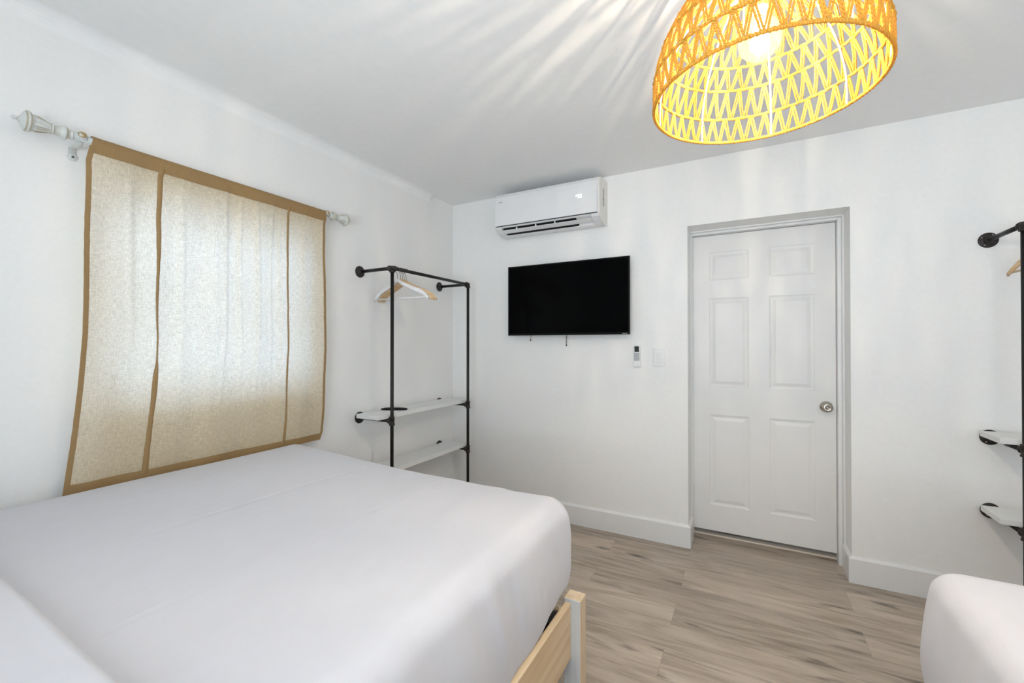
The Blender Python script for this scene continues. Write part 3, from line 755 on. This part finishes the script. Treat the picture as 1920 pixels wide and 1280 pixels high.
# ------------------------------------------------------------------ remote on the shelf
def tv_remote():
    t = thing('remote_control', 'black television remote lying on the upper shelf of the corner rack', 'remote control', (-2.035, 2.13, .832+PR+.0275), math.radians(28))
    bm = bmesh.new(); n = 14; rings = []
    for k in range(n+1):
        s = -1+2*k/n; w = .0215*(1-.35*max(0, abs(s)-.6)/.4)**.8; h = .015*(1-.45*abs(s)**4)
        rings.append([bm.verts.new(p) for p in ((.085*s,-w,.003),(.085*s,w,.003),(.085*s,w*.96,h*.8),(.085*s,w*.7,h),(.085*s,-w*.7,h),(.085*s,-w*.96,h*.8))])
    for a, b in zip(rings, rings[1:]):
        for q in range(6): bm.faces.new((a[q], a[(q+1) % 6], b[(q+1) % 6], b[q]))
    bm.faces.new(rings[0][::-1]); bm.faces.new(rings[-1])
    obj('body', fixn(bm), DARKP, t, bevel=.0015)
    bm = bmesh.new()
    for r in range(8):
        for c in range(3): lathe(bm, [(0,.0035),(.0016,.003)], (-.06+.016*r, -.010+.010*c, .0138), (0,0,1), 8)
    obj('buttons', fixn(bm), GREYP, t)
tv_remote()

# ================================================================== television
def tv():
    x0, x1, z0, z1, yf = -1.602, -.678, 1.368, 1.893, D-.08
    t = thing('television', 'black flat-screen television mounted on the wall below the air conditioner', 'television', ((x0+x1)/2, D, (z0+z1)/2)); ox, oz = (x0+x1)/2, (z0+z1)/2
    W, Hh = (x1-x0)/2, (z1-z0)/2
    bm = bmesh.new(); y = yf-D
    # bezel ring
    b = .009; bb_ = .014
    box(bm, -W, W, y, y+.014, -Hh, -Hh+bb_); box(bm, -W, W, y, y+.014, Hh-b, Hh); box(bm, -W, -W+b, y, y+.014, -Hh+bb_, Hh-b); box(bm, W-b, W, y, y+.014, -Hh+bb_, Hh-b)
    obj('bezel', bm, DARKP, t)
    obj('screen', B(-W+b, W-b, y+.003, y+.012, -Hh+bb_, Hh-b), SCREEN, t)
    bm = B(-W+.004, W-.004, y+.014, y+.030, -Hh+.004, Hh-.004); box(bm, -W*.75, W*.75, y+.030, y+.052, -Hh*.85, Hh*.55)
    obj('back_shell', bm, DARKP, t)
    bm = B(-.13, .13, -.028, -.001, -.11, .11); box(bm, -.12, -.09, y+.045, -.02, -.16, .16); box(bm, .09, .12, y+.045, -.02, -.16, .16)
    obj('wall_bracket', bm, DARKP, t)
    lb = bmesh.new(); x = W-.049                                # tiny maker's word: grey strokes
    for k in range(6): box(lb, x+.006*k, x+.006*k+.0042, y-.0006, y+.001, -Hh+.0045, -Hh+.0095)
    obj('logo', lb, GREYP, t)
    for px, ln in ((-.286, .030), (.002, .068)):
        bm = bmesh.new(); sweep(bm, [(px, y+.035, -Hh+.01), (px+.002, y+.034, -Hh-ln*.4), (px-.001, y+.033, -Hh-ln)], .0016, 6)
        lathe(bm, [(0,.0016),(.003,.004),(.011,.0045),(.013,.002)], (px-.001, y+.033, -Hh-ln+.002), (0,0,-1), 10)
        if ln > .05: sweep(bm, [(px+.004, y+.036, -Hh+.01), (px-.008, y+.035, -Hh-ln*.5), (px-.001, y+.033, -Hh-ln)], .0012, 6)
        obj('mount_release_cord', bm, DARKP, t, smooth=True)
tv()

# ================================================================== air conditioner
def ac():
    x0, x1 = -1.655, -.848; yf = D-.2
    t = thing('air_conditioner', 'white wall-mounted split air conditioner with a lit temperature display near the ceiling', 'air conditioner', (0,0,0))
    # body profile (y, z) going round
    body = [(D-.001,2.135),(D-.05,2.122),(D-.105,2.124),(yf+.055,2.137),(yf+.020,2.160),(yf+.010,2.176),(yf+.006,2.39),(yf+.02,2.418),(yf+.05,2.430),(D-.001,2.436)]
    # channel for the louvre from xa to xb
    xa, xb = x0+.055, x1-.06
    ch = [(D-.001,2.135),(D-.05,2.122),(D-.105,2.124),(D-.115,2.150),(yf+.035,2.172),(yf+.022,2.168),(yf+.010,2.176),(yf+.006,2.39),(yf+.02,2.418),(yf+.05,2.430),(D-.001,2.436)]
    bm = bmesh.new(); prism(bm, body, x0+.012, xa); prism(bm, ch, xa, xb); prism(bm, body, xb, x1-.012)
    obj('casing', fixn(bm), PLASTIC, t)
    for a, b in ((x0, x0+.014), (x1-.014, x1)):
        bm = bmesh.new(); prism(bm, [(y+(.002 if y < D-.01 else 0), z) for y, z in body], a, b); obj('end_cap', fixn(bm), PLASTICS, t, bevel=.004)
    bm = bmesh.new(); fp = [(yf+.006,2.180),(yf,2.184),(yf-.002,2.26),(yf,2.36),(yf+.006,2.395),(yf+.022,2.420),(yf+.03,2.415),(yf+.012,2.38),(yf+.007,2.30)]
    prism(bm, fp, x0+.006, x1-.016); obj('front_panel', fixn(bm), PLASTIC, t, bevel=.0015)
    obj('panel_gap', B(x0+.012, x1-.014, yf+.002, yf+.012, 2.1775, 2.1805), DARKP, t)
    sl0, sl1 = xa+.006, xb-.115
    obj('air_outlet', fixn(prism(bmesh.new(), [(yf+.024,2.1685),(yf+.062,2.152),(yf+.070,2.165),(yf+.030,2.178)], sl0, sl1)), BLACK, t)
    bm = bmesh.new()
    for k in range(28):
        x = sl0+.01+(sl1-sl0-.02)*k/27; box(bm, x-.0008, x+.0008, yf+.045, yf+.062, 2.148, 2.160)
    obj('fin', bm, GREYP, t)
    bm = bmesh.new()
    for fx in (.2, .47, .73): x = sl0+(sl1-sl0)*fx; box(bm, x-.004, x+.004, yf+.026, yf+.06, 2.150, 2.168)
    obj('louvre_arm', bm, PLASTIC, t)
    obj('louvre', fixn(prism(bmesh.new(), [(yf+.026,2.150),(yf+.060,2.134),(yf+.064,2.137),(yf+.030,2.155)], sl0-.004, xb-.004)), PLASTIC, t, bevel=.001)
    obj('lower_slot', fixn(prism(bmesh.new(), [(yf+.064,2.1395),(yf+.084,2.127),(yf+.088,2.138),(yf+.070,2.147)], sl0+.01, sl1+.006)), BLACK, t)
    # service plate on the right end
    sp = B(x1-.001, x1+.0015, yf+.085, yf+.110, 2.24, 2.36); obj('service_plate', sp, GREYP, t, bevel=.0008)
    obj('screw_hole', fixn(lathe(bmesh.new(), [(0,.004),(.002,.004)], (x1+.001, yf+.090, 2.285), (1,0,0), 10)), BLACK, t)
    # lit digits 7 0
    def seg(bm, cx, cz, segs, w=.0085, h=.0115, th=.0026):
        S = {'a':(-w,w,2*h-th,2*h),'g':(-w,w,-th/2,th/2),'d':(-w,w,-2*h,-2*h+th),'b':(w-th,w,0,2*h),'c':(w-th,w,-2*h,0),'f':(-w,-w+th,0,2*h),'e':(-w,-w+th,-2*h,0)}
        for s in segs:
            a, b, c, d = S[s]; box(bm, cx+a, cx+b, yf-.0032, yf-.0012, cz+c*.5, cz+d*.5)
    bm = bmesh.new(); seg(bm, -1.001, 2.303, 'abcf'); seg(bm, -.978, 2.303, 'abcdef'); obj('temperature_display', bm, DIG, t)
    bm = bmesh.new()
    for k in range(5): box(bm, -1.618+.007*k, -1.618+.007*k+.005, yf-.0012, yf+.002, 2.352, 2.359+.002*(k in (2,)))
    obj('logo', bm, GREYP, t)
ac()

# ================================================================== wall controls
def controls():
    t = thing('remote_control', 'white air conditioner remote with dark screen in a wall holder', 'remote control', (-.644, D, 1.222))
    obj('wall_holder', B(-.024, .024, -.007, -.0005, -.070, .045), PLASTIC, t, bevel=.003)
    obj('holder_pocket', B(-.025, .025, -.026, -.007, -.073, -.030), PLASTIC, t, bevel=.004)
    obj('body', B(-.0215, .0215, -.0235, -.008, -.066, .072), PLASTIC, t, bevel=.005)
    obj('screen', B(-.015, .015, -.0245, -.0225, .028, .066), LCD, t)
    kp = B(-.018, .018, -.0246, -.0225, -.034, .022); obj('keypad', kp, SILVER, t, bevel=.0008)
    bm = bmesh.new()
    for r in range(4):
        for c in range(3): lathe(bm, [(0,.0032),(.001,.0028)], (-.010+.010*c, -.0245, .013-.012*r), (0,-1,0), 8)
    obj('buttons', fixn(bm), nmat('light_key', (.6,.6,.62), .5), t)
    s = thing('light_switch', 'white rocker light switch plate on the wall beside the door', 'light switch', (-.505, D, 1.213))
    obj('cover_plate', B(-.037, .037, -.006, -.0005, -.058, .058), TRIM, s, bevel=.003)
    obj('rocker_frame', B(-.0175, .0175, -.0085, -.005, -.034, .034), TRIM, s, bevel=.001)
    bm = bmesh.new(); prism(bm, [(-.0085,-.031),(-.0125,-.031),(-.0095,0),(-.0115,.031),(-.0085,.031)], -.0145, .0145); obj('rocker', fixn(bm), PLASTIC, s)
controls()
